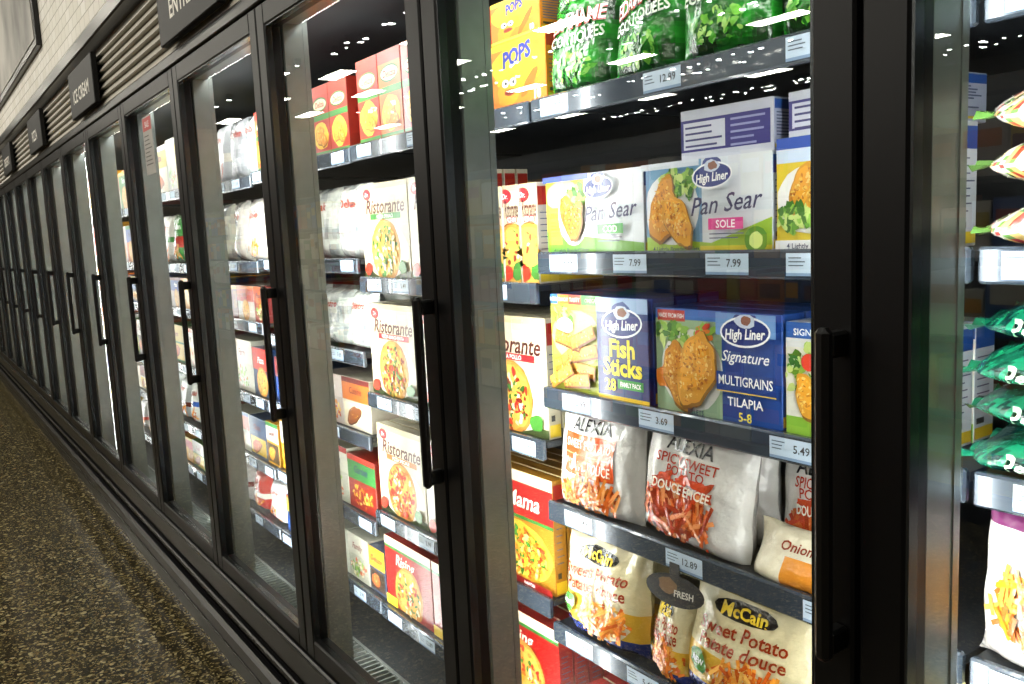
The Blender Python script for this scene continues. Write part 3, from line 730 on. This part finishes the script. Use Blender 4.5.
# ---------------------------------------------------------------- room
def plane_box(name, x0, x1, y0, y1, z0, z1, mat):
    b = B(); b.box(x0, x1, y0, y1, z0, z1); return b.obj(name, [mat])
plane_box('floor', -20, 5, -15, 1.2, -.1, 0, M_FLOOR)
plane_box('ceiling', -20, 5, -15, 1.2, 4.0, 4.1, M_CEIL)
plane_box('wall_back', -20, 5, .85, 1.0, 0, 4.0, M_WALL)
plane_box('wall_left', -20, -19.8, -15, .85, 0, 4.0, M_WALL)
plane_box('wall_right', 4.8, 5, -15, .85, 0, 4.0, M_WALL)
plane_box('wall_front', -19.8, 4.8, -15, -14.8, 0, 4.0, M_WALL)
plane_box('wall_bulkhead', XL-.04, XR+.04, .0, .2, 2.362, 4.0, M_BRICK)
# poster
m, nt, p = newmat('poster_print')
tc = nt.nodes.new('ShaderNodeTexCoord'); n = nt.nodes.new('ShaderNodeTexNoise'); n.inputs['Scale'].default_value = 1.6; n.inputs['Detail'].default_value = 6
r = nt.nodes.new('ShaderNodeValToRGB'); r.color_ramp.elements[0].position = .35; r.color_ramp.elements[0].color = (*C('6c6a65'), 1); r.color_ramp.elements[1].position = .62; r.color_ramp.elements[1].color = (*C('c5c2ba'), 1)
nt.links.new(tc.outputs['Object'], n.inputs['Vector']); nt.links.new(n.outputs['Fac'], r.inputs[0]); nt.links.new(r.outputs[0], p.inputs['Base Color'])
for xp in (-9.0, -13.2):
    b = B(); b.box(-.0, 3.6, -.03, -.002, 0, 1.25, c=.004, mat=0); b.box(.04, 3.56, -.034, -.03, .04, 1.21, mat=1)
    b.obj('wall_poster', [M_BLACK, m], (xp, 0, 2.56))
# opposite gondola with groceries
b = B()
b.box(-14, 3, -3.75, -3.65, 0, 2.0); b.box(-14, 3, -3.65, -3.15, 0, .12)
for z in (.12, .48, .84, 1.2, 1.56, 1.92): b.box(-14, 3, -3.65, -3.15, z, z+.02)
b.obj('grocery_gondola', [M_INNER])
b = B()
for z in (.141, .501, .861, 1.221, 1.581):
    x = -13.95
    while x < 2.8:
        w = R.uniform(.09, .24); h = R.uniform(.2, .31)
        c = jit(C(R.choice(PAL)), .2); b.box(x, x+w-.01, -3.6, -3.2, z, z+h, c, c=.003)
        b.face([(x+w*.85, -3.198, z+h*.5), (x+w*.1, -3.198, z+h*.5), (x+w*.1, -3.198, z+h*.8), (x+w*.85, -3.198, z+h*.8)], C(R.choice(PAL)))
        x += w
b.obj('boxed_groceries', [M_CARD])
# ceiling fixtures
for yy in (-1.7, -5.0, -6.2, -8.6, -11.8):
    for k in range(8):
        xx = -18+k*2.7
        b = B(); b.box(-.45, .45, -.17, .17, 0, .06, c=.004, mat=0)
        b.face([(-.42, -.14, -.001), (-.42, .14, -.001), (.42, .14, -.001), (.42, -.14, -.001)], (1, 1, 1), 1)
        b.obj('ceiling_light_fixture', [M_BLACK, M_FLUO], (xx+(1.3 if yy == -6.2 else 0), yy, 3.935))
b = B()
for k in range(300):
    xx = R.uniform(-16, 1); yy = R.choice([-4.2, -7, -7.6, -9.8, -10.3, -12.8, -13.2])+R.uniform(-.1, .1)
    rd = R.uniform(.02, .045)
    P = [(xx, yy, 3.9)]+[(xx+rd*math.cos(a*.785), yy+rd*math.sin(a*.785), 3.9) for a in range(8)]
    b.add(P, [(0, 1+(a+1) % 8, 1+a) for a in range(8)], (1, 1, 1), 1)
    b.box(xx-.04, xx+.04, yy-.04, yy+.04, 3.902, 4.0, mat=0)
b.obj('ceiling_spotlights', [M_BLACK, M_SPOT])

# world
w = bpy.data.worlds.new('World'); scene.world = w; w.use_nodes = True
w.node_tree.nodes['Background'].inputs[0].default_value = (.8, .8, .75, 1); w.node_tree.nodes['Background'].inputs[1].default_value = .05

# camera
Xc = Vector((.5762, -.0776, .8136)).normalized(); Zc = Vector((-.0473, .9906, .1279))
Zc = (Zc-Xc*Zc.dot(Xc)).normalized(); Yc = Zc.cross(Xc)
cam = bpy.data.cameras.new('camera'); co = bpy.data.objects.new('camera', cam); scene.collection.objects.link(co)
cam.sensor_width = 36; cam.lens = 860/1024*36; cam.clip_start = .02
co.matrix_world = Matrix.Translation((0, -.75, 1.44)) @ Matrix((Xc, Yc, Zc)).to_4x4()
scene.camera = co
scene.view_settings.view_transform = 'Standard'
